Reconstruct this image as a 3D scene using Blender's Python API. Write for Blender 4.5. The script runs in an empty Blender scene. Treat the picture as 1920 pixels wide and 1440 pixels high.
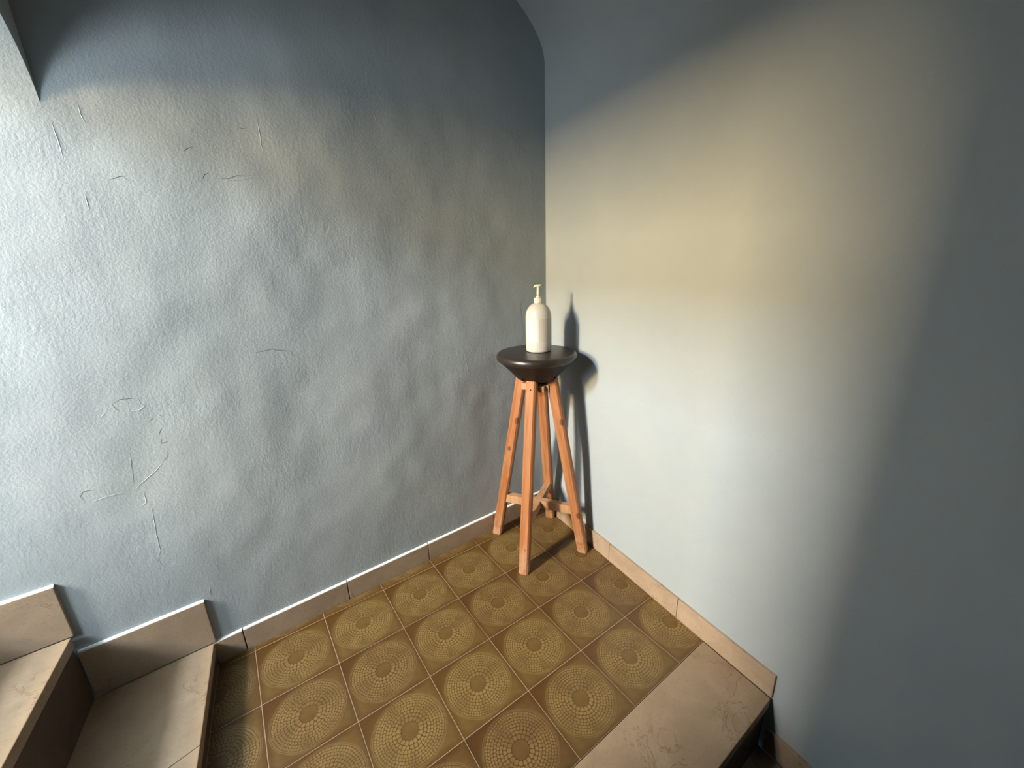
import bpy, bmesh, math, random
from mathutils import Vector, Matrix, noise

scene = bpy.context.scene
COL = scene.collection
random.seed(7)

# ------------------------------------------------------------------ camera
cam_d = bpy.data.cameras.new('camera')
cam_d.sensor_width = 36.0
cam_d.lens = 759.85 / 1920 * 36.0
cam_d.clip_start = 0.01
cam = bpy.data.objects.new('camera', cam_d)
COL.objects.link(cam)
RT = Vector((0.8132368638655088, -0.5811851472244474, -0.029489453977469))
UP = Vector((0.1902711329452224, 0.21766786965701704, 0.9572970252156419))
FW = Vector((0.549947905912854, 0.7841202223923786, -0.2875982920974904))
M = Matrix.Identity(4)
for i in range(3):
    M[i][0] = RT[i]; M[i][1] = UP[i]; M[i][2] = -FW[i]
M[0][3], M[1][3], M[2][3] = 0.11328, -1.26137, 1.12424
cam.matrix_world = M
scene.camera = cam

# ------------------------------------------------------------------ world, window daylight, added side fill, exposure
world = bpy.data.worlds.new('sky')
scene.world = world
world.use_nodes = True
bg = world.node_tree.nodes['Background']
bg.inputs[0].default_value = (0.62, 0.75, 0.92, 1)
bg.inputs[1].default_value = 0.35

def daylight(name, loc, sy, sz, power, col):
    d = bpy.data.lights.new(name, 'AREA')
    d.shape = 'RECTANGLE'
    d.size = sz; d.size_y = sy
    d.energy = power
    d.color = col
    o = bpy.data.objects.new(name, d)
    COL.objects.link(o)
    o.location = loc
    # local -Z (emission) -> world +X ; local X -> world Z
    o.matrix_world = Matrix(((0, 0, -1, loc[0]), (0, 1, 0, loc[1]), (1, 0, 0, loc[2]), (0, 0, 0, 1)))
    return o
WX = -2.47
daylight('daylight_sky', (WX, -0.50, 2.56), 0.25, 0.46, 225, (0.80, 0.91, 1.0))
daylight('daylight_sunlit_street', (WX, -0.50, 1.91), 0.28, 0.50, 222, (1.0, 0.71, 0.36))
side = daylight('added_side_fill', (-1.5, -0.672, 1.25), 0.6, 0.8, 88, (0.84, 0.94, 1.0))  # added fill light, stands in for bounce off the passage wall
side.matrix_world = Matrix(((1, 0, 0, -1.5), (0, 0, -1, -0.672), (0, 1, 0, 1.25), (0, 0, 0, 1)))   # faces +Y

scene.view_settings.view_transform = 'Standard'
scene.view_settings.look = 'None'
scene.view_settings.gamma = 1.0
scene.view_settings.use_curve_mapping = False
scene.view_settings.exposure = 0.0

# ------------------------------------------------------------------ helpers
def tag(o, label=None, cat=None, group=None, kind=None):
    if label: o['label'] = label
    if cat: o['category'] = cat
    if group: o['group'] = group
    if kind: o['kind'] = kind
    return o

def link(o, parent=None):
    COL.objects.link(o)
    if parent: o.parent = parent
    return o

def mesh(name, verts, faces, mat, parent=None, smooth=False, loc=None, fix=True):
    me = bpy.data.meshes.new(name)
    me.from_pydata([tuple(v) for v in verts], [], faces)
    if fix:
        bm = bmesh.new(); bm.from_mesh(me)
        bmesh.ops.recalc_face_normals(bm, faces=bm.faces)
        bm.to_mesh(me); bm.free()
    me.update()
    if mat: me.materials.append(mat)
    if smooth:
        me.polygons.foreach_set('use_smooth', [True] * len(me.polygons))
    o = bpy.data.objects.new(name, me)
    if loc: o.location = loc
    return link(o, parent)

def empty(name, loc=(0, 0, 0)):
    o = bpy.data.objects.new(name, None)
    o.location = loc
    o.empty_display_size = 0.05
    return link(o)

def prism(name, poly, z0, z1, mat, parent=None, bevel=0.0, loc=None, top_only=False):
    """poly: list of (x,y) in plan; extruded from z0 to z1, edges bevelled"""
    lx, ly, lz = loc if loc else (0, 0, 0)
    bm = bmesh.new()
    a = [bm.verts.new((x - lx, y - ly, z0 - lz)) for x, y in poly]
    b = [bm.verts.new((x - lx, y - ly, z1 - lz)) for x, y in poly]
    n = len(poly)
    bm.faces.new(a[::-1]); bm.faces.new(b)
    for i in range(n):
        j = (i + 1) % n
        bm.faces.new((a[i], a[j], b[j], b[i]))
    bmesh.ops.recalc_face_normals(bm, faces=bm.faces)
    if bevel:
        ed = [e for e in bm.edges if (not top_only) or all(abs(v.co.z - (z1 - lz)) < 1e-6 for v in e.verts)]
        bmesh.ops.bevel(bm, geom=ed, offset=bevel, segments=2, profile=0.6, affect='EDGES')
    me = bpy.data.meshes.new(name)
    bm.to_mesh(me); bm.free()
    me.materials.append(mat)
    o = bpy.data.objects.new(name, me)
    if loc: o.location = loc
    return link(o, parent)

def lathe(name, prof, mat, parent=None, seg=64, smooth=True, loc=None, caps=True):
    vs, fs = [], []
    for r, z in prof:
        for k in range(seg):
            a = 2 * math.pi * k / seg
            vs.append((r * math.cos(a), r * math.sin(a), z))
    for i in range(len(prof) - 1):
        for k in range(seg):
            j = (k + 1) % seg
            fs.append((i * seg + k, i * seg + j, (i + 1) * seg + j, (i + 1) * seg + k))
    if caps:
        fs.append(tuple(range(seg))[::-1])
        fs.append(tuple((len(prof) - 1) * seg + k for k in range(seg)))
    o = mesh(name, vs, fs, mat, parent, smooth, loc)
    return o

# ------------------------------------------------------------------ materials
class NT:
    def __init__(s, name):
        s.m = bpy.data.materials.new(name)
        s.m.use_nodes = True
        s.t = s.m.node_tree
        s.b = s.t.nodes['Principled BSDF']
    def n(s, typ, **kw):
        nd = s.t.nodes.new(typ)
        for k, v in kw.items(): setattr(nd, k, v)
        return nd
    def l(s, a, b): s.t.links.new(a, b)
    def val(s, sock, v):
        if hasattr(v, 'is_linked') or hasattr(v, 'links'): s.l(v, sock)
        else: sock.default_value = v
    def math(s, op, a, b=None, c=None, clamp=False):
        nd = s.n('ShaderNodeMath', operation=op); nd.use_clamp = clamp
        s.val(nd.inputs[0], a)
        if b is not None: s.val(nd.inputs[1], b)
        if c is not None: s.val(nd.inputs[2], c)
        return nd.outputs[0]
    def mix(s, f, a, b, blend='MIX'):
        nd = s.n('ShaderNodeMix', data_type='RGBA', blend_type=blend)
        s.val(nd.inputs['Factor'], f)
        for sock, v in ((nd.inputs[6], a), (nd.inputs[7], b)):
            if isinstance(v, tuple): sock.default_value = (v[0], v[1], v[2], 1)
            else: s.l(v, sock)
        return nd.outputs[2]
    def obj(s): return s.n('ShaderNodeTexCoord').outputs['Object']
    def mapping(s, vec, scale=(1, 1, 1), loc=(0, 0, 0)):
        nd = s.n('ShaderNodeMapping')
        s.l(vec, nd.inputs[0])
        nd.inputs['Scale'].default_value = scale
        nd.inputs['Location'].default_value = loc
        return nd.outputs[0]
    def noise(s, vec, scale, detail=3, rough=0.5, dist=0):
        nd = s.n('ShaderNodeTexNoise')
        s.l(vec, nd.inputs['Vector'])
        nd.inputs['Scale'].default_value = scale
        nd.inputs['Detail'].default_value = detail
        nd.inputs['Roughness'].default_value = rough
        nd.inputs['Distortion'].default_value = dist
        return nd.outputs['Fac']
    def ramp(s, fac, *stops):
        nd = s.n('ShaderNodeValToRGB')
        s.l(fac, nd.inputs[0])
        e = nd.color_ramp.elements
        while len(e) < len(stops): e.new(0.5)
        for el, (p, c) in zip(e, stops):
            el.position = p
            el.color = (c[0], c[1], c[2], 1) if isinstance(c, tuple) else (c, c, c, 1)
        return nd.outputs[0]
    def smooth(s, v, lo, hi, a=0.0, b=1.0):
        nd = s.n('ShaderNodeMapRange', interpolation_type='SMOOTHSTEP')
        s.val(nd.inputs[0], v)
        for i, x in enumerate((lo, hi, a, b)): nd.inputs[i + 1].default_value = x
        return nd.outputs[0]
    def bump(s, h, strength, dist, prev=None):
        nd = s.n('ShaderNodeBump')
        s.l(h, nd.inputs['Height'])
        nd.inputs['Strength'].default_value = strength
        nd.inputs['Distance'].default_value = dist
        if prev: s.l(prev, nd.inputs['Normal'])
        return nd.outputs[0]
    def done(s, col=None, rough=None, normal=None, spec=None):
        if col is not None: s.val(s.b.inputs['Base Color'], (col[0], col[1], col[2], 1) if isinstance(col, tuple) else col)
        if rough is not None: s.val(s.b.inputs['Roughness'], rough)
        if normal is not None: s.l(normal, s.b.inputs['Normal'])
        if spec is not None: s.b.inputs['Specular IOR Level'].default_value = spec
        return s.m

def plaster(name, grain, lump, base=(0.315, 0.358, 0.385)):
    t = NT(name)
    o = t.obj()
    n1 = t.noise(o, 2.3, 4, 0.6)
    c = t.mix(t.smooth(n1, 0.35, 0.68), base, (base[0] * 0.93, base[1] * 0.945, base[2] * 0.97))
    n2 = t.noise(o, 7.0, 5, 0.65)
    c = t.mix(t.smooth(n2, 0.56, 0.74, 0, 0.35), c, (base[0] * 0.97, base[1] * 1.0, base[2] * 0.96))
    g = t.noise(o, 190, 4, 0.6)
    g2 = t.noise(t.mapping(o, (90, 90, 38)), 1.0, 3, 0.55, 0.4)
    streak = t.noise(t.mapping(o, (70, 70, 9)), 1.0, 4, 0.6, 1.2)
    patch = t.smooth(t.noise(o, 4.5, 3, 0.5), 0.42, 0.62, 0.25, 1.0)
    h = t.math('ADD', t.math('MULTIPLY', g, 0.55), t.math('MULTIPLY', t.math('MULTIPLY', g2, 0.55), patch))
    h = t.math('ADD', h, t.math('MULTIPLY', streak, 0.14))
    nb = t.bump(h, grain, 0.0032)
    l = t.noise(o, 16, 4, 0.55, 0.3)
    nb = t.bump(l, lump, 0.012, nb)
    return t.done(c, 0.72, nb, 0.25)

def stone(name, base, dark, vein, bumpy=0.05):
    t = NT(name)
    o = t.obj()
    n1 = t.noise(o, 9, 5, 0.6, 0.6)
    c = t.mix(t.smooth(n1, 0.3, 0.7), base, dark)
    sp = t.noise(o, 130, 4, 0.7)
    c = t.mix(t.smooth(sp, 0.50, 0.72, 0, 0.30), c, (dark[0] * 0.55, dark[1] * 0.5, dark[2] * 0.45))
    # thin stylolite veins
    v = t.noise(o, 11, 6, 0.62, 1.4)
    v = t.math('ABSOLUTE', t.math('SUBTRACT', v, 0.5))
    vm = t.smooth(v, 0.0, 0.018, 1.0, 0.0)
    vm = t.math('MULTIPLY', vm, t.smooth(t.noise(o, 6.0, 2, 0.5), 0.47, 0.60))
    c = t.mix(t.math('MULTIPLY', vm, 0.85), c, vein)
    nb = t.bump(sp, bumpy, 0.002)
    return t.done(c, t.smooth(n1, 0.2, 0.8, 0.38, 0.55), nb, 0.4)

def wood(name, light, dark, knots=()):
    t = NT(name)
    o = t.obj()
    g = t.noise(t.mapping(o, (42, 42, 2.6)), 1.0, 5, 0.6, 0.8)
    fine = t.noise(t.mapping(o, (320, 320, 9)), 1.0, 3, 0.6)
    c = t.mix(t.smooth(g, 0.32, 0.70), light, dark)
    c = t.mix(t.smooth(fine, 0.48, 0.75, 0, 0.45), c, (dark[0] * 0.62, dark[1] * 0.55, dark[2] * 0.5))
    for (kx, ky, kz, kr) in knots:
        d = t.n('ShaderNodeVectorMath', operation='DISTANCE')
        t.l(t.mapping(o, (1, 1, 0.62)), d.inputs[0])
        d.inputs[1].default_value = (kx, ky, kz * 0.62)
        m = t.smooth(d.outputs['Value'], kr * 0.45, kr, 0.9, 0.0)
        c = t.mix(m, c, (0.10, 0.035, 0.014))
    # dusty wear on the lowest few centimetres of the feet
    z = t.n('ShaderNodeSeparateXYZ'); t.l(o, z.inputs[0])
    wear = t.math('MULTIPLY', t.smooth(z.outputs[2], 0.03, 0.14, 0.55, 0.0), t.smooth(t.noise(o, 30, 4, 0.6), 0.3, 0.6))
    c = t.mix(wear, c, (0.42, 0.275, 0.19))
    nb = t.bump(t.math('ADD', g, t.math('MULTIPLY', fine, 0.5)), 0.12, 0.003)
    return t.done(c, 0.5, nb, 0.35)

def plain(name, col, rough=0.5, spec=0.4, nscale=60, var=0.12):
    t = NT(name)
    o = t.obj()
    n = t.noise(o, nscale, 4, 0.6)
    c = t.mix(t.smooth(n, 0.3, 0.75), col, tuple(x * (1 - var) for x in col))
    return t.done(c, rough, t.bump(n, 0.05, 0.002), spec)

def tile_material():
    t = NT('medallion_tile_glaze')
    o = t.obj()
    wob = t.n('ShaderNodeTexNoise'); t.l(o, wob.inputs['Vector']); wob.inputs['Scale'].default_value = 70; wob.inputs['Detail'].default_value = 2
    sub = t.n('ShaderNodeVectorMath', operation='SUBTRACT'); t.l(wob.outputs['Color'], sub.inputs[0]); sub.inputs[1].default_value = (0.5, 0.5, 0.5)
    scl = t.n('ShaderNodeVectorMath', operation='SCALE'); t.l(sub.outputs[0], scl.inputs[0]); scl.inputs['Scale'].default_value = 0.0045
    add = t.n('ShaderNodeVectorMath', operation='ADD'); t.l(o, add.inputs[0]); t.l(scl.outputs[0], add.inputs[1])
    s = t.n('ShaderNodeSeparateXYZ'); t.l(add.outputs[0], s.inputs[0])
    X, Y = s.outputs[0], s.outputs[1]
    r = t.math('SQRT', t.math('ADD', t.math('MULTIPLY', X, X), t.math('MULTIPLY', Y, Y)))
    r = t.math('DIVIDE', r, 0.2)
    th = t.math('ADD', t.math('DIVIDE', t.math('ARCTAN2', Y, X), 2 * math.pi), 0.5)
    R0, R1, N, P = 0.105, 0.435, 8.0, 1.28
    u = t.math('MAXIMUM', t.math('DIVIDE', t.math('SUBTRACT', r, R0), R1 - R0), 0.0)
    sr = t.math('MULTIPLY', t.math('POWER', u, P), N)
    ring = t.math('FLOOR', sr)
    f = t.math('SUBTRACT', sr, ring)
    cnt = t.math('ADD', t.math('MULTIPLY', ring, 8.0), 17.0)
    off = t.math('MULTIPLY', t.math('SINE', t.math('MULTIPLY', ring, 12.9898)), 3.1)
    a = t.math('FRACT', t.math('ADD', t.math('MULTIPLY', th, cnt), off))
    def p4(v):
        w = t.math('ABSOLUTE', t.math('SUBTRACT', t.math('MULTIPLY', v, 2.0), 1.0))
        return t.math('POWER', w, 3.5)
    d = t.math('ADD', p4(f), p4(a))
    cob = t.smooth(d, 0.22, 0.95, 1.0, 0.0)
    inside = t.math('MULTIPLY', t.smooth(r, R0 - 0.004, R0 + 0.004), t.smooth(r, R1 - 0.004, R1 + 0.004, 1.0, 0.0))
    cob = t.math('MULTIPLY', cob, inside)
    def line(rr, w):
        return t.smooth(t.math('ABSOLUTE', t.math('SUBTRACT', r, rr)), w * 0.4, w, 1.0, 0.0)
    rim = t.math('MAXIMUM', line(0.447, 0.008), t.math('MULTIPLY', line(0.466, 0.007), 0.8))
    info = t.n('ShaderNodeObjectInfo')
    rnd = info.outputs['Random']
    # glaze: thinner and paler over the relief, darker at the tile margins and towards +Y
    s0 = t.n('ShaderNodeSeparateXYZ'); t.l(o, s0.inputs[0])
    ax = t.math('ABSOLUTE', s0.outputs[0]); ay = t.math('ABSOLUTE', s0.outputs[1])
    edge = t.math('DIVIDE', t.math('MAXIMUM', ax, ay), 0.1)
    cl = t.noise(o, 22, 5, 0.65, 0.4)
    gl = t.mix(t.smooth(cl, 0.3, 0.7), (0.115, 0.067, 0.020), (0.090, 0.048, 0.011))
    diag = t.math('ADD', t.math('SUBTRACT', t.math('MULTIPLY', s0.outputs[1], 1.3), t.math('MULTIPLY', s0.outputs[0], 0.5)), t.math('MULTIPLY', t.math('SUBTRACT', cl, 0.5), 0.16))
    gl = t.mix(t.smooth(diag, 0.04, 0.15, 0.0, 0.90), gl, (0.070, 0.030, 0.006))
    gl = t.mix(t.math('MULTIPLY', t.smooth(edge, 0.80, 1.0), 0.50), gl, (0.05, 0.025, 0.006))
    gap = t.mix(inside, gl, t.mix(0.75, gl, (0.050, 0.027, 0.006)))
    fade = t.smooth(t.noise(o, 14, 3, 0.5), 0.30, 0.62, 0.45, 0.95)
    c = t.mix(t.math('MULTIPLY', cob, fade), gap, (0.190, 0.121, 0.043))
    c = t.mix(t.math('MULTIPLY', rim, 0.55), c, (0.178, 0.118, 0.046))
    hsv = t.n('ShaderNodeHueSaturation')
    t.l(c, hsv.inputs['Color'])
    t.l(t.math('ADD', t.math('MULTIPLY', rnd, 0.20), 0.90), hsv.inputs['Value'])
    t.l(t.math('ADD', t.math('MULTIPLY', rnd, 0.012), 0.494), hsv.inputs['Hue'])
    hgt = t.math('ADD', t.math('MAXIMUM', cob, t.math('MULTIPLY', rim, 0.7)), t.math('MULTIPLY', cl, 0.25))
    nb = t.bump(hgt, 0.30, 0.0012)
    rough = t.smooth(t.noise(o, 35, 4, 0.6), 0.3, 0.7, 0.30, 0.46)
    return t.done(hsv.outputs[0], rough, nb, 0.45)

M_WALL_L = plaster('rough_blue_grey_plaster', 0.36, 0.07)
M_WALL_R = plaster('smooth_blue_grey_plaster', 0.20, 0.06)
M_WALL_D = plaster('fill_cutting_dark_plaster', 0.20, 0.06, (0.12, 0.13, 0.135))  # unseen walls darkened to cut bounce light on the landing
M_CRACK = plain('crack_shadowed_plaster', (0.06, 0.063, 0.06), 0.9, 0.1)
M_PAINT = plain('white_paint_overlap', (0.72, 0.76, 0.78), 0.6, 0.3)
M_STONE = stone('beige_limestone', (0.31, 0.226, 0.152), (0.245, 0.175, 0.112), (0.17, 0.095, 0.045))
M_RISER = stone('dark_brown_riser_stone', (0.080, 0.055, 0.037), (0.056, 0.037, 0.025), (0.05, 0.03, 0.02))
M_SKIRT = stone('beige_skirting_stone', (0.36, 0.275, 0.198), (0.285, 0.215, 0.155), (0.20, 0.14, 0.09))
M_GROUT = plain('tan_grout', (0.36, 0.235, 0.15), 0.85, 0.1, 90, 0.3)
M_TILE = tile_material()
LIGHTW, DARKW = (0.35, 0.157, 0.068), (0.245, 0.088, 0.029)
M_WOOD = wood('orange_pine', LIGHTW, DARKW)
M_WOODP = wood('pale_pine', (0.41, 0.245, 0.14), (0.32, 0.168, 0.085))
M_SEAT = plain('dark_stained_wood', (0.022, 0.016, 0.013), 0.33, 0.5, 25, 0.3)
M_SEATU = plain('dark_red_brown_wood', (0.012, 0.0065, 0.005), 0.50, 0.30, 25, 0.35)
M_HOLE = plain('dark_hole', (0.006, 0.005, 0.004), 0.9, 0.05)

# ------------------------------------------------------------------ geometry of the place
def sstep(a, b, v):
    v = min(1, max(0, (v - a) / (b - a)))
    return v * v * (3 - 2 * v)

def skirt_left_y(x): return 0.020 + 0.032 * x          # front face of the left skirting
def wall_left_y(x, z):
    y = 0.030 + 0.032 * x
    n = noise.noise(Vector((x * 2.0 + 3.1, z * 1.8, 0.3)))
    n2 = noise.noise(Vector((x * 5.3 + 9.0, z * 4.1 + 2.0, 1.7)))
    n3 = noise.noise(Vector((x * 13.0, z * 11.0 + 5.0, 4.4)))
    amp = sstep(0.10, 0.45, z + 0.75 * min(0.0, x)) if x < 0 else sstep(0.08, 0.40, z)
    amp *= 1 - sstep(1.05, 1.25, x)
    return y + amp * (0.0075 * n + 0.0032 * n2 + 0.0011 * n3) + 0.0006 * n3

def skirt_right_x(y): return 1.193 + 0.092 * y
def wall_right_x(y, z):
    x = 1.204 + 0.094 * y
    corner = sstep(-0.9, 0.06, y)
    x += 0.024 * corner * sstep(0.05, 0.45, z)
    n = noise.noise(Vector((y * 2.1, z * 1.9 + 7, 8.0)))
    return x + 0.002 * n * sstep(0.1, 0.5, abs(z)) * sstep(0.0, 0.25, -y)

def lin(a, b, n): return [a + (b - a) * i / n for i in range(n + 1)]

def grid_wall(name, us, vs, fn, mat):
    verts = [fn(u, v) for v in vs for u in us]
    nu = len(us)
    faces = [(j * nu + i, j * nu + i + 1, (j + 1) * nu + i + 1, (j + 1) * nu + i)
             for j in range(len(vs) - 1) for i in range(nu - 1)]
    return mesh(name, verts, faces, mat, None, True, fix=False)

ARCH_X, ARCH_SPRING, ARCH_B = -0.098, 1.434, 0.185
JAMB_Y = -0.86
PASS_Y = -0.69
def arch_face_x(y): return ARCH_X + 0.095 * (y - 0.03)
AY0 = wall_left_y(-0.1, 1.45) + 0.001
def arch_z(y):
    # basket arch: quarter-round haunches and a nearly flat crown
    ins = max(0.0, min(AY0 - y, y - JAMB_Y))
    crown = 0.014 * math.sin(math.pi * max(0.0, AY0 - y) / (AY0 - JAMB_Y))
    if ins >= ARCH_B: return ARCH_SPRING + ARCH_B + crown
    return ARCH_SPRING + math.sqrt(max(0.0, ARCH_B ** 2 - (ARCH_B - ins) ** 2)) + crown
SPRING = 1.800
VB = 0.285

# left wall (long wall behind the stool and along the upper flight)
xs = lin(-2.6, -0.60, 20)[:-1] + lin(-0.60, 1.30, 250)
zs = lin(-0.25, 2.10, 300) + lin(2.2, 3.2, 5)
wl = grid_wall('wall_left', xs, zs, lambda u, v: (u, wall_left_y(u, v), v), M_WALL_L)
tag(wl, 'rough uneven blue-grey plastered wall on the left with hairline cracks', 'wall', kind='structure')

# right wall
ys = lin(0.10, -1.6, 110) + lin(-1.8, -3.2, 7)
zr = lin(-1.80, -0.3, 8)[:-1] + lin(-0.3, SPRING, 120)
wr = grid_wall('wall_right', ys, zr, lambda u, v: (wall_right_x(u, v), u, v), M_WALL_R)
tag(wr, 'smooth plastered wall on the right catching the warm window light', 'wall', kind='structure')

# vaulted ceiling over landing and lower flight
VX0 = arch_face_x(-1.0) - 0.02
nA = 48
vv, vf = [], []
yv = lin(0.10, -3.2, 40)
for y in yv:
    xr = wall_right_x(y, SPRING)
    xl = -0.22
    ac, aa = (xr + xl) / 2, (xr - xl) / 2
    for k in range(nA + 1):
        th = math.pi * k / nA
        vv.append((ac + aa * math.cos(th), y, SPRING + VB * math.sin(th)))
for j in range(len(yv) - 1):
    for k in range(nA):
        a = j * (nA + 1) + k
        vf.append((a, a + 1, a + nA + 2, a + nA + 1))
ce = mesh('ceiling', vv, vf, M_WALL_R, None, True, fix=False)
tag(ce, 'low plastered barrel vault over the stair landing', 'ceiling', kind='structure')

# archway wall between landing and upper flight (real thickness, vaulted soffit)
ny = 44
T = 0.34
ayy = [0.06] + [AY0 - (AY0 - JAMB_Y) * (0.5 - 0.5 * math.cos(math.pi * i / (ny - 1))) for i in range(ny)]
verts, faces = [], []
for y in ayy:
    z0 = arch_z(max(JAMB_Y + 1e-4, y))
    xf = arch_face_x(y)
    verts += [(xf, y, z0), (xf, y, 2.2), (xf - T, y, z0), (xf - T, y, 3.2)]
for i in range(ny):
    a, b = i * 4, i * 4 + 4
    faces += [(a, a + 1, b + 1, b), (a, b, b + 2, a + 2), (a + 2, b + 2, b + 3, a + 3)]
wa = mesh('wall_arch', verts, faces, M_WALL_L, None, False)
for p in wa.data.polygons: p.use_smooth = False
tag(wa, 'plastered arch head above the upper stairs at the top left corner', 'arch', kind='structure')

# inner wall block between the two flights
pb = [(arch_face_x(JAMB_Y), JAMB_Y), (arch_face_x(JAMB_Y), -3.25), (-2.6, -3.25), (-2.6, PASS_Y), (-0.90, PASS_Y)]   # unseen jamb, splayed to soften the light edge on the right wall
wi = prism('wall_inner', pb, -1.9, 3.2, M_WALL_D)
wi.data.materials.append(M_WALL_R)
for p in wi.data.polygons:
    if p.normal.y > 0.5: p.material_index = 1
tag(wi, 'plastered wall block between the lower and the upper stairs', 'wall', kind='structure')

# wall with the window at the head of the upper flight, ceiling of the upper flight, wall behind the camera
WY0, WY1, WZ0, WZ1 = -0.66, -0.27, 1.32, 2.90
ex = WX + 0.03
we = []
def quad_box(x0, x1, y0, y1, z0, z1): return (x0, x1, y0, y1, z0, z1)
bm = bmesh.new()
def bmbox(bm, x0, x1, y0, y1, z0, z1):
    v = [bm.verts.new(p) for p in ((x0, y0, z0), (x1, y0, z0), (x1, y1, z0), (x0, y1, z0), (x0, y0, z1), (x1, y0, z1), (x1, y1, z1), (x0, y1, z1))]
    for f in ((0, 3, 2, 1), (4, 5, 6, 7), (0, 1, 5, 4), (1, 2, 6, 5), (2, 3, 7, 6), (3, 0, 4, 7)):
        bm.faces.new([v[i] for i in f])
bmbox(bm, ex - 0.16, ex, -0.90, WY0, 0.6, 3.2)
bmbox(bm, ex - 0.16, ex, WY1, 0.10, 0.6, 3.2)
bmbox(bm, ex - 0.16, ex, WY0, WY1, 0.6, WZ0)
bmbox(bm, ex - 0.16, ex, WY0, WY1, WZ1, 3.2)
me = bpy.data.meshes.new('wall_window'); bm.to_mesh(me); bm.free(); me.materials.append(M_WALL_R)
ww = link(bpy.data.objects.new('wall_window', me))
tag(ww, 'end wall with a narrow window at the head of the upper stairs', 'wall', kind='structure')
wn = empty('window_1', (ex + 0.012, (WY0 + WY1) / 2, WZ0))
tag(wn, 'tall narrow window lighting the stairs from the left', 'window', kind='structure')
M_FRAME = plain('white_window_paint', (0.72, 0.72, 0.68), 0.5)
hw = (WY1 - WY0) / 2
def boxpart(name, x0, x1, y0, y1, z0, z1, mat, parent, bev=0.003):
    return prism(name, [(x0, y0), (x1, y0), (x1, y1), (x0, y1)], z0, z1, mat, parent, bev)
boxpart('jamb', -0.01, 0.02, -hw - 0.04, -hw, 0.0, WZ1 - WZ0, M_FRAME, wn)
boxpart('jamb', -0.01, 0.02, hw, hw + 0.04, 0.0, WZ1 - WZ0, M_FRAME, wn)
boxpart('head', -0.01, 0.02, -hw - 0.04, hw + 0.04, WZ1 - WZ0, WZ1 - WZ0 + 0.04, M_FRAME, wn)
boxpart('sill', -0.01, 0.05, -hw - 0.05, hw + 0.05, -0.03, 0.0, M_FRAME, wn)

w2 = empty('added_light_panel', (-1.5, PASS_Y + 0.001, 0.95))  # made-up surround for the added side fill, out of view
tag(w2, 'added unseen light panel on the inner wall of the upper stairs', 'window', kind='structure')
boxpart('panel_back', -0.40, 0.40, 0.0, 0.006, 0.0, 0.60, M_FRAME, w2, 0.001)
boxpart('panel_post', -0.44, -0.40, 0.0, 0.016, -0.04, 0.64, M_FRAME, w2)
boxpart('panel_post', 0.40, 0.44, 0.0, 0.016, -0.04, 0.64, M_FRAME, w2)
boxpart('panel_rail', -0.40, 0.40, 0.0, 0.016, 0.60, 0.64, M_FRAME, w2)
boxpart('panel_rail', -0.40, 0.40, 0.0, 0.016, -0.04, 0.0, M_FRAME, w2)
cu = mesh('ceiling_upper', [(-2.7, -0.9, 3.12), (arch_face_x(0), -0.9, 3.12), (arch_face_x(0), 0.12, 3.12), (-2.7, 0.12, 3.12)], [(0, 1, 2, 3)], M_WALL_R)
tag(cu, 'flat ceiling above the upper stairs', 'ceiling', kind='structure')
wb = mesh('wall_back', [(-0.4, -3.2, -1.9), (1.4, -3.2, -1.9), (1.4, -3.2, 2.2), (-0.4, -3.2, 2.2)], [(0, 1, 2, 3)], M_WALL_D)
tag(wb, 'plastered wall at the foot of the lower stairs', 'wall', kind='structure')

# ------------------------------------------------------------------ floor: grout bed with separate patterned tiles
fl = mesh('floor', [(-0.22, 0.08, -0.0007), (-0.22, -0.80, -0.0007), (1.26, -0.80, -0.0007), (1.26, 0.08, -0.0007),
                    (-0.22, 0.08, -0.05), (-0.22, -0.80, -0.05), (1.26, -0.80, -0.05), (1.26, 0.08, -0.05)],
          [(0, 1, 2, 3), (7, 6, 5, 4), (0, 4, 5, 1), (1, 5, 6, 2), (2, 6, 7, 3), (3, 7, 4, 0)], M_GROUT)
tag(fl, 'landing floor of olive brown glazed tiles with round cobble medallions', 'floor', kind='structure')

def nose_x(k, y): return -0.087 - 0.248 * (k - 1) + 0.095 * (y - 0.02)

def clip(poly, f):
    """keep the part of the polygon where f(x,y) >= 0 (f linear)"""
    out = []
    for i in range(len(poly)):
        a, b = poly[i], poly[(i + 1) % len(poly)]
        fa, fb = f(*a), f(*b)
        if fa >= 0: out.append(a)
        if (fa >= 0) != (fb >= 0):
            t = fa / (fa - fb)
            out.append((a[0] + (b[0] - a[0]) * t, a[1] + (b[1] - a[1]) * t))
    return out

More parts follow.
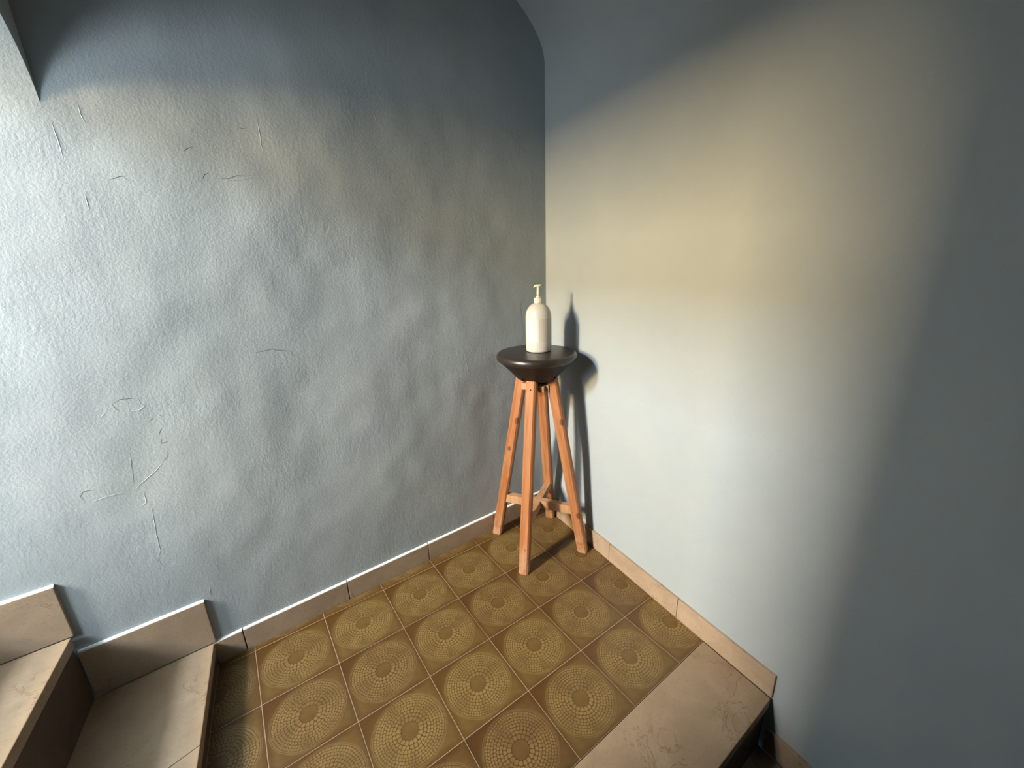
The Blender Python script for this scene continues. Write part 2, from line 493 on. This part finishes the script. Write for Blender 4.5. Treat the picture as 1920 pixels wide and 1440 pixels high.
G = 0.0009
full_mesh = None
for j in range(-1, 4):
    for i in range(-1, 6):
        x0, x1 = i * 0.2 + G, (i + 1) * 0.2 - G
        y1, y0 = -j * 0.2 - G, -(j + 1) * 0.2 + G
        poly = [(x0, y0), (x1, y0), (x1, y1), (x0, y1)]
        n0 = len(poly)
        p2 = clip(poly, lambda x, y: skirt_left_y(x) - 0.0005 - y)
        p2 = clip(p2, lambda x, y: skirt_right_x(y) - 0.0005 - x)
        p2 = clip(p2, lambda x, y: x - (nose_x(1, y) - 0.004))
        if len(p2) < 3: continue
        area = abs(sum(p2[k][0] * p2[(k + 1) % len(p2)][1] - p2[(k + 1) % len(p2)][0] * p2[k][1] for k in range(len(p2)))) / 2
        if area < 2e-4: continue
        c = ((i + 0.5) * 0.2, -(j + 0.5) * 0.2, 0.0)
        is_full = len(p2) == 4 and abs(area - (0.2 - 2 * G) ** 2) < 1e-6
        dz = random.uniform(-0.0003, 0.0003)
        if is_full and full_mesh:
            o = bpy.data.objects.new('floor_tile', full_mesh)
            o.location = (c[0], c[1], dz)
            link(o, fl)
        else:
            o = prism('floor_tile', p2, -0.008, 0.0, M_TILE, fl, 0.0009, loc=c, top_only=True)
            o.location.z = dz
            if is_full: full_mesh = o.data

# stone edge slab of the landing
def right_poly(y0, y1, xl):
    return [(xl, y0), (skirt_right_x(y0) - 0.0005, y0), (skirt_right_x(y1) - 0.0005, y1), (xl, y1)]
IW = arch_face_x(-0.85) + 0.002
es = empty('landing_edge', (0.5, -0.9, 0))
tag(es, 'beige veined stone slab edging the tiled landing beside the right wall', 'stone step', kind='structure')
def shift(poly, o): return [(x - o[0], y - o[1]) for x, y in poly]
prism('edge_slab', shift(right_poly(-1.0, -0.8015, IW), (0.5, -0.9)), -0.032, 0.0, M_STONE, es, 0.0025)
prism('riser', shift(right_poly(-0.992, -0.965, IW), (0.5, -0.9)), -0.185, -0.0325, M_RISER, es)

# lower flight going down towards and below the camera
DR = 0.183
for k in range(1, 9):
    ya, yb = -1.0 - 0.25 * (k - 1), -1.0 - 0.25 * k
    z = -DR * k
    st = empty('stair_step', (0.5, (ya + yb) / 2, z))
    ordn = ['first', 'second', 'third', 'fourth', 'fifth', 'sixth', 'seventh', 'eighth'][k - 1]
    tag(st, f'{ordn} shadowed stone step down from the landing edge', 'step', 'lower stone steps', kind='structure')
    o = (0.5, (ya + yb) / 2)
    pl = [(IW - 0.03, yb), (skirt_right_x(yb) - 0.0005, yb), (skirt_right_x(ya + 0.02) - 0.0005, ya + 0.02), (IW - 0.03, ya + 0.02)]
    prism('tread', shift(pl, o), -0.03, 0.0, M_STONE, st, 0.002)
    pl = [(IW - 0.03, yb + 0.008), (skirt_right_x(yb) - 0.0005, yb + 0.008), (skirt_right_x(yb) - 0.0005, yb + 0.03), (IW - 0.03, yb + 0.03)]
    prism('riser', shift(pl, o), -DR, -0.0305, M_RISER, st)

# upper flight
SZ = [0.0, 0.078, 0.277, 0.476, 0.675, 0.874, 1.073, 1.272]
NS = 7
for k in range(1, NS + 1):
    z = SZ[k]
    st = empty('stair_step', (nose_x(k, -0.4), -0.4, z))
    o = (nose_x(k, -0.4), -0.4)
    ordn = ['', 'lowest', 'second', 'third', 'fourth', 'fifth', 'sixth', 'top'][k]
    tag(st, f'{ordn} beige stone step of the upper stairs beside the rough left wall', 'step', 'upper stone steps', kind='structure')
    depth = 0.27 if k < NS else 0.86
    def yl(x): return skirt_left_y(x) - 0.0005
    xa, xb = nose_x(k, 0.0), nose_x(k, JAMB_Y)
    pl = [(xa, yl(xa)), (xa - depth, yl(xa - depth)), (xb - depth, JAMB_Y + 0.001), (xb, JAMB_Y + 0.001)]
    if k == 1:
        # the second piece of the tread starts at a joint across the step
        yj = -0.289
        xj = nose_x(k, yj)
        prism('tread', shift([(xa, yl(xa)), (xa - depth, yl(xa - depth)), (xj - depth, yj - 0.065), (xj, yj)], o), -0.030, 0.0, M_STONE, st, 0.0022)
        prism('tread', shift([(xj, yj - 0.0012), (xj - depth, yj - 0.0662), (xb - depth, JAMB_Y + 0.001), (xb, JAMB_Y + 0.001)], o), -0.030, 0.0, M_STONE, st, 0.0022)
    else:
        prism('tread', shift(pl, o), -0.030, 0.0, M_STONE, st, 0.0022)
    rz = SZ[k - 1] - z
    pl = [(xa - 0.005, yl(xa)), (xa - 0.027, yl(xa)), (xb - 0.027, JAMB_Y + 0.001), (xb - 0.005, JAMB_Y + 0.001)]
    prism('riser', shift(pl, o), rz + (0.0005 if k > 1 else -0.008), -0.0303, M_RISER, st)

# ------------------------------------------------------------------ skirtings
bl = empty('baseboard_left')
tag(bl, 'beige stone skirting along the foot of the rough left wall', 'skirting', kind='structure')
def skirt_l(name, x0, x1, z0, z1, bead=True):
    th = 0.0135
    poly = [(x0, skirt_left_y(x0)), (x1, skirt_left_y(x1)), (x1, skirt_left_y(x1) + th), (x0, skirt_left_y(x0) + th)]
    o = prism(name, poly, z0, z1, M_SKIRT, bl, 0.0012)
    if bead:
        y0, y1 = skirt_left_y(x0) + 0.0018, skirt_left_y(x1) + 0.0018
        vs = []
        for (x, ya) in ((x0, y0), (x1, y1)):
            vs += [(x, ya, z1 - 0.0005), (x, ya + 0.001, z1 + 0.0016), (x, ya + 0.009, z1 + 0.0034), (x, ya + 0.012, z1 + 0.0040), (x, ya + 0.012, z1 - 0.0005)]
        fs = [(i, (i + 1) % 5, (i + 1) % 5 + 5, i + 5) for i in range(5)] + [(4, 3, 2, 1, 0), (5, 6, 7, 8, 9)]
        mesh('paint_bead', vs, fs, M_PAINT, o)
    return o
JT = 0.0016
joints = [-0.090, -0.018, 0.291, 0.600, 0.914, skirt_right_x(0.05)]
for a, b in zip(joints[:-1], joints[1:]):
    skirt_l('skirting_tile', a + (JT if a > -0.05 else 0), b - JT, 0.0003, 0.074)
for k in range(1, NS):
    a = nose_x(k + 1, 0.02) - 0.004
    b = nose_x(k, 0.02) + 0.003
    skirt_l('step_skirting', a, b, SZ[k] + 0.0005, SZ[k] + 0.146)

br = empty('baseboard_right')
tag(br, 'beige stone skirting stepping down along the right wall', 'skirting', kind='structure')
def skirt_r(name, ya, yb, z0, z1):
    th = 0.016
    poly = [(skirt_right_x(ya), ya), (skirt_right_x(yb), yb), (skirt_right_x(yb) + th, yb), (skirt_right_x(ya) + th, ya)]
    return prism(name, poly, z0, z1, M_SKIRT, br, 0.0018)
jr = [skirt_left_y(1.19) - 0.001, -0.085, -0.392, -0.702, -1.001]
for a, b in zip(jr[:-1], jr[1:]):
    skirt_r('skirting_tile', a - 0.0006, b + 0.0006, 0.0003, 0.074)
for k in range(1, 9):
    skirt_r('step_skirting', -1.0 - 0.25 * (k - 1) - 0.003, -1.0 - 0.25 * k - 0.001, -DR * k + 0.0005, -DR * k + 0.078)

# ------------------------------------------------------------------ hairline cracks and flaking lips in the left wall
DARK = [
 [(0.163,1.342),(0.178,1.341),(0.191,1.342),(0.207,1.349),(0.225,1.351),(0.245,1.353)],
 [(0.151,1.35),(0.143,1.346),(0.138,1.337)], [(0.113,1.392),(0.124,1.401),(0.133,1.404)],
 [(-0.03,1.32),(-0.005,1.331),(0.003,1.32)], [(0.235,1.459),(0.247,1.459)],
 [(-0.137,0.833),(-0.122,0.84),(-0.09,0.837)], [(-0.137,0.833),(-0.133,0.819),(-0.128,0.812)],
 [(-0.064,0.751),(-0.073,0.734)], [(-0.072,0.724),(-0.072,0.71),(-0.055,0.712)],
 [(-0.066,0.686),(-0.068,0.675),(-0.078,0.664)], [(-0.208,0.631),(-0.233,0.635),(-0.24,0.625),(-0.236,0.608)],
 [(-0.081,0.774),(-0.074,0.781)], [(-0.062,0.785),(-0.058,0.78)], [(-0.134,0.704),(-0.146,0.618)],
 [(0.164,0.908),(0.209,0.911),(0.255,0.898),(0.255,0.878)],
 [(1.107,0.989),(1.095,0.952),(1.101,0.898),(1.102,0.843)], [(1.201,1.053),(1.189,1.035)]]
LIPS = [
 [(-0.128,0.812),(-0.113,0.807),(-0.095,0.806),(-0.082,0.814),(-0.089,0.823),(-0.09,0.837)],
 [(-0.078,0.664),(-0.098,0.643),(-0.125,0.624),(-0.147,0.607)],
 [(-0.236,0.608),(-0.225,0.603),(-0.198,0.607),(-0.175,0.607),(-0.156,0.605)],
 [(-0.133,0.596),(-0.135,0.565),(-0.155,0.553)], [(-0.128,0.559),(-0.131,0.511),(-0.135,0.473),(-0.138,0.421),(-0.155,0.383)],
 [(-0.162,0.806),(-0.155,0.812)], [(-0.091,1.422),(-0.09,1.389),(-0.09,1.356)], [(-0.074,1.289),(-0.074,1.258)],
 [(-0.044,1.46),(-0.045,1.441),(-0.041,1.427)], [(0.277,1.492),(0.276,1.405)],
 [(-0.152,0.405),(-0.14,0.369),(-0.089,0.352)], [(-0.063,0.262),(-0.067,0.23)], [(-0.057,0.785),(-0.051,0.783)],
 [(0.175,1.338),(0.203,1.339),(0.245,1.348)], [(0.499,1.623),(0.512,1.563)], [(0.823,0.808),(0.836,0.723)], [(0.578,1.561),(0.582,1.519)]]
def ribbon(name, pts, w, h, mat):
    fine = []
    for a, b in zip(pts[:-1], pts[1:]):
        n = max(1, int(math.hypot(b[0] - a[0], b[1] - a[1]) / 0.006))
        for i in range(n):
            t = i / n
            fine.append((a[0] + (b[0] - a[0]) * t + random.uniform(-.0006, .0006), a[1] + (b[1] - a[1]) * t + random.uniform(-.0006, .0006)))
    fine.append(pts[-1])
    vs, fs = [], []
    N = len(fine)
    for i, (x, z) in enumerate(fine):
        p, q = fine[max(0, i - 1)], fine[min(N - 1, i + 1)]
        dx, dz = q[0] - p[0], q[1] - p[1]
        l = math.hypot(dx, dz) or 1
        nx, nz = -dz / l, dx / l
        e = math.sin(math.pi * (i + 0.35) / (N - 0.3)) ** 0.6 if N > 1 else 1
        ww, hh = w * max(0.15, e), h * max(0.15, e)
        for s, g in ((-1, -0.0006), (0, hh), (1, -0.0006)):
            X, Z = x + nx * ww * s, z + nz * ww * s
            vs.append((X, wall_left_y(X, Z) - g, Z))
    for i in range(N - 1):
        a = i * 3
        fs += [(a, a + 1, a + 4, a + 3), (a + 1, a + 2, a + 5, a + 4), (a, a + 3, a + 5, a + 2)]
    fs += [(0, 2, 1), (N * 3 - 3, N * 3 - 2, N * 3 - 1)]
    return mesh(name, vs, fs, mat, wl, False)
for p in DARK: ribbon('crack', p, 0.0007 if p[0] == (-0.134,0.704) else 0.0018, 0.0003, M_CRACK)
for p in LIPS: ribbon('plaster_ridge', p, 0.0018, 0.0006, M_WALL_L)

# ------------------------------------------------------------------ stool
SC = Vector((1.016, -0.135, 0.0))
PH = math.radians(33.8)                 # direction from front leg to back leg
stool = empty('wooden_stool', SC)
tag(stool, 'tall stool with dark round top and four splayed orange pine legs in the corner', 'stool')
O0, O1, LZ = 0.186, 0.056, 0.724
tilt = math.atan2(O0 - O1, LZ)
def off(z): return O0 + (O1 - O0) * z / LZ
W, Dp, ch = 0.0185, 0.0190, 0.0055
sec = [(-Dp, -W + ch), (-Dp + ch, -W), (Dp - ch, -W), (Dp, -W + ch), (Dp, W - ch), (Dp - ch, W), (-Dp + ch, W), (-Dp, W - ch)]
LB = Matrix.Translation((O0, 0, 0)) @ Matrix.Rotation(-tilt, 4, 'Y')
LBi = LB.inverted()
levels = [(0.0, 0.93), (0.003, 1.0)] + [(z, 1.0) for z in lin(0.08, LZ - 0.006, 8)] + [(LZ - 0.005, 1.0), (LZ, 0.86)]
lv, lf = [], []
for z, s in levels:
    for x, y in sec:
        lv.append(LBi @ Vector((off(z) + x * s, y * s, z)))
for i in range(len(levels) - 1):
    for k in range(8):
        j = (k + 1) % 8
        lf.append((i * 8 + k, i * 8 + j, i * 8 + 8 + j, i * 8 + 8 + k))
lf += [tuple(range(8))[::-1], tuple((len(levels) - 1) * 8 + k for k in range(8))]
leg_me = None
KN = {'left': [(-0.013, 0.0185, 0.55, 0.013), (0.001, 0.0185, 0.425, 0.009)], 'right': [(0.014, -0.0185, 0.56, 0.012), (0.013, -0.0185, 0.17, 0.012)],
      'front': [(0.019, 0.004, 0.095, 0.004)], 'back': []}
for nm, ang in (('front', PH + math.pi), ('left', PH + math.pi / 2), ('back', PH), ('right', PH - math.pi / 2)):
    if leg_me is None:
        o = mesh('leg', lv, lf, M_WOOD, stool)
        leg_me = o.data
    else:
        o = bpy.data.objects.new('leg', leg_me); link(o, stool)
    o.matrix_local = Matrix.Rotation(ang, 4, 'Z') @ LB
    if KN[nm]:
        o.material_slots[0].link = 'OBJECT'
        o.material_slots[0].material = wood('orange_pine_' + nm, LIGHTW, DARKW, KN[nm])
    if nm == 'front':
        # small dark nail head near the top of the front leg
        nail = lathe('nail', [(0.0026, 0.0), (0.0026, 0.0010), (0.0014, 0.0014)], M_HOLE, o, 12)
        nail.matrix_local = LBi @ Matrix.Translation((off(0.69) + Dp - 0.0004, 0.002, 0.69)) @ Matrix.Rotation(math.pi / 2, 4, 'Y')
def bar(name, ang, half, w, z0, z1, mat):
    o = prism(name, [(-half, -w), (half, -w), (half, w), (-half, w)], z0, z1, mat, stool, 0.0016)
    o.rotation_euler.z = ang
    return o
bar('stretcher', PH + math.pi / 2, off(0.19) - 0.013, 0.0135, 0.168, 0.202, M_WOODP)
bar('stretcher', PH, off(0.19) - 0.013, 0.0135, 0.1685, 0.2015, M_WOODP)
def brace(ang, half, w, z0, z1, shift):
    o = prism('top_brace', [(-half, shift - w), (half, shift - w), (half, shift + w), (-half, shift + w)], z0, z1, M_WOODP, stool, 0.0012)
    o.rotation_euler.z = ang
brace(PH + math.pi / 2, 0.052, 0.010, 0.671, 0.695, 0.0155)      # lapped over the sides of the legs
brace(PH, 0.046, 0.010, 0.6715, 0.6945, -0.030)
# seat: flat top, rounded rim with a bead, conical underside
ztop = 0.811
prof = [(0.134, ztop), (0.139, ztop - 0.0012), (0.1430, ztop - 0.005), (0.1458, ztop - 0.011), (0.1462, ztop - 0.017), (0.1448, ztop - 0.022),
        (0.1425, ztop - 0.0250), (0.1405, ztop - 0.0262)]
seat = lathe('seat', [(r, z) for r, z in prof[::-1]], M_SEAT, stool, 96)
prof2 = [(0.052, 0.7075), (0.060, 0.709), (0.072, 0.716), (0.098, 0.745), (0.122, 0.769), (0.1360, 0.7815), (0.1395, 0.7842), (0.1405, 0.7846)]
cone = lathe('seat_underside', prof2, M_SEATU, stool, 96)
for a in (PH + math.pi - 0.36, PH - math.pi / 2 - 0.28, PH + math.pi / 2 - 0.3, PH + 0.3):
    r, z = 0.0795, 0.7245
    h = lathe('drill_hole', [(0.0062, 0), (0.0062, 0.0012), (0.0054, 0.0016)], M_HOLE, cone, 16)
    nrm = Vector((math.cos(a) * 0.745, math.sin(a) * 0.745, -0.667))
    h.matrix_local = Matrix.Translation((r * math.cos(a), r * math.sin(a), z)) @ nrm.to_track_quat('Z', 'Y').to_matrix().to_4x4()

# ------------------------------------------------------------------ pump bottle on the stool
def plastic(name, col, rough, trans=0.0):
    t = NT(name)
    t.done(col, rough, None, 0.45)
    if trans:
        t.b.inputs['Subsurface Weight'].default_value = trans
        t.b.inputs['Subsurface Radius'].default_value = (0.02, 0.02, 0.018)
        t.b.inputs['Subsurface Scale'].default_value = 0.6
    return t.m
M_BOT = plastic('milky_white_plastic', (0.455, 0.455, 0.425), 0.34, 0.35)
M_CAP = plastic('white_cap_plastic', (0.54, 0.53, 0.48), 0.35)
M_HEAD = plastic('cream_pump_plastic', (0.62, 0.60, 0.44), 0.4)
M_LAB1 = plastic('pale_blue_white_label', (0.47, 0.485, 0.475), 0.45)
M_LAB2 = plastic('faded_beige_label', (0.415, 0.395, 0.345), 0.5)
bot = empty('pump_bottle', (1.035, -0.125, ztop + 0.0003))
tag(bot, 'milky white plastic soap bottle with white pump standing on the stool', 'bottle')
RB = 0.0465
prof = [(RB - 0.006, 0.0), (RB - 0.0015, 0.0015), (RB, 0.006), (RB, 0.05), (RB - 0.0004, 0.125), (RB - 0.0015, 0.135), (RB - 0.005, 0.147), (RB - 0.011, 0.157),
        (RB - 0.018, 0.1645), (RB - 0.025, 0.169), (0.0150, 0.1715), (0.0135, 0.173), (0.0130, 0.178)]
body = lathe('body', prof, M_BOT, bot, 64)
def label_patch(name, a0, a1, z0, z1, mat):
    n = 60
    vs, fs = [], []
    for rr in (RB - 0.0004, RB + 0.00015):
        for z in (z0, z1):
            for i in range(n + 1):
                a = a0 + (a1 - a0) * i / n
                vs.append((rr * math.cos(a), rr * math.sin(a), z))
    m = n + 1
    for i in range(n):
        fs += [(2 * m + i, 2 * m + i + 1, 3 * m + i + 1, 3 * m + i), (i + 1, i, m + i, m + i + 1),
               (m + i, 3 * m + i, 3 * m + i + 1, m + i + 1), (i, i + 1, 2 * m + i + 1, 2 * m + i)]
    fs += [(0, 2 * m, 3 * m, m), (n, m + n, 3 * m + n, 2 * m + n)]
    return mesh(name, vs, fs, mat, body, False)
view = math.atan2(-1.261 + 0.125, 0.113 - 1.035)      # towards the viewer of the photograph
label_patch('label', view - 1.15, view + 0.02, 0.038, 0.122, M_LAB1)
label_patch('label', view + 0.10, view + 1.35, 0.040, 0.120, M_LAB2)
# ribbed screw cap
cv, cf, seg = [], [], 72
for z, s in ((0.1735, 1.0), (0.1745, 1.02), (0.1890, 1.0), (0.1905, 0.94)):
    for k in range(seg):
        r = 0.0150 * s * (1 + (0.022 if k % 2 else 0.0))
        a = 2 * math.pi * k / seg
        cv.append((r * math.cos(a), r * math.sin(a), z))
for i in range(3):
    for k in range(seg):
        j = (k + 1) % seg
        cf.append((i * seg + k, i * seg + j, (i + 1) * seg + j, (i + 1) * seg + k))
cf += [tuple(range(seg))[::-1], tuple(3 * seg + k for k in range(seg))]
cap = mesh('cap', cv, cf, M_CAP, bot)
lathe('collar', [(0.0092, 0.1900), (0.0092, 0.1935), (0.0080, 0.1955), (0.0055, 0.1965)], M_CAP, bot, 32)
lathe('pump_stem', [(0.0060, 0.1960), (0.0056, 0.2060), (0.0050, 0.2190), (0.0046, 0.2280)], M_CAP, bot, 24)
# pump head: rounded button with a spout pointing to the left and a short thumb rest
sd = Vector((-0.81, 0.58, 0))                       # spout direction
sd.normalize(); sn = Vector((-sd.y, sd.x, 0))
rings = [(-0.0110, 0.0030, 0.0016, 0.2330), (-0.0095, 0.0048, 0.0030, 0.2326), (-0.004, 0.0062, 0.0045, 0.2312), (0.002, 0.0062, 0.0046, 0.2310),
         (0.008, 0.0048, 0.0040, 0.2312), (0.0125, 0.0036, 0.0034, 0.2300), (0.0150, 0.0030, 0.0036, 0.2275), (0.0160, 0.0024, 0.0026, 0.2245)]
pv, pf = [], []
for s, w, h, z in rings:
    for k in range(12):
        a = 2 * math.pi * k / 12
        p = sd * s + sn * (w * math.cos(a)) + Vector((0, 0, z + h * math.sin(a)))
        pv.append(p)
for i in range(len(rings) - 1):
    for k in range(12):
        j = (k + 1) % 12
        pf.append((i * 12 + k, i * 12 + j, i * 12 + 12 + j, i * 12 + 12 + k))
pf += [tuple(range(12)), tuple((len(rings) - 1) * 12 + k for k in range(12))]
mesh('pump_head', pv, pf, M_HEAD, bot, True)
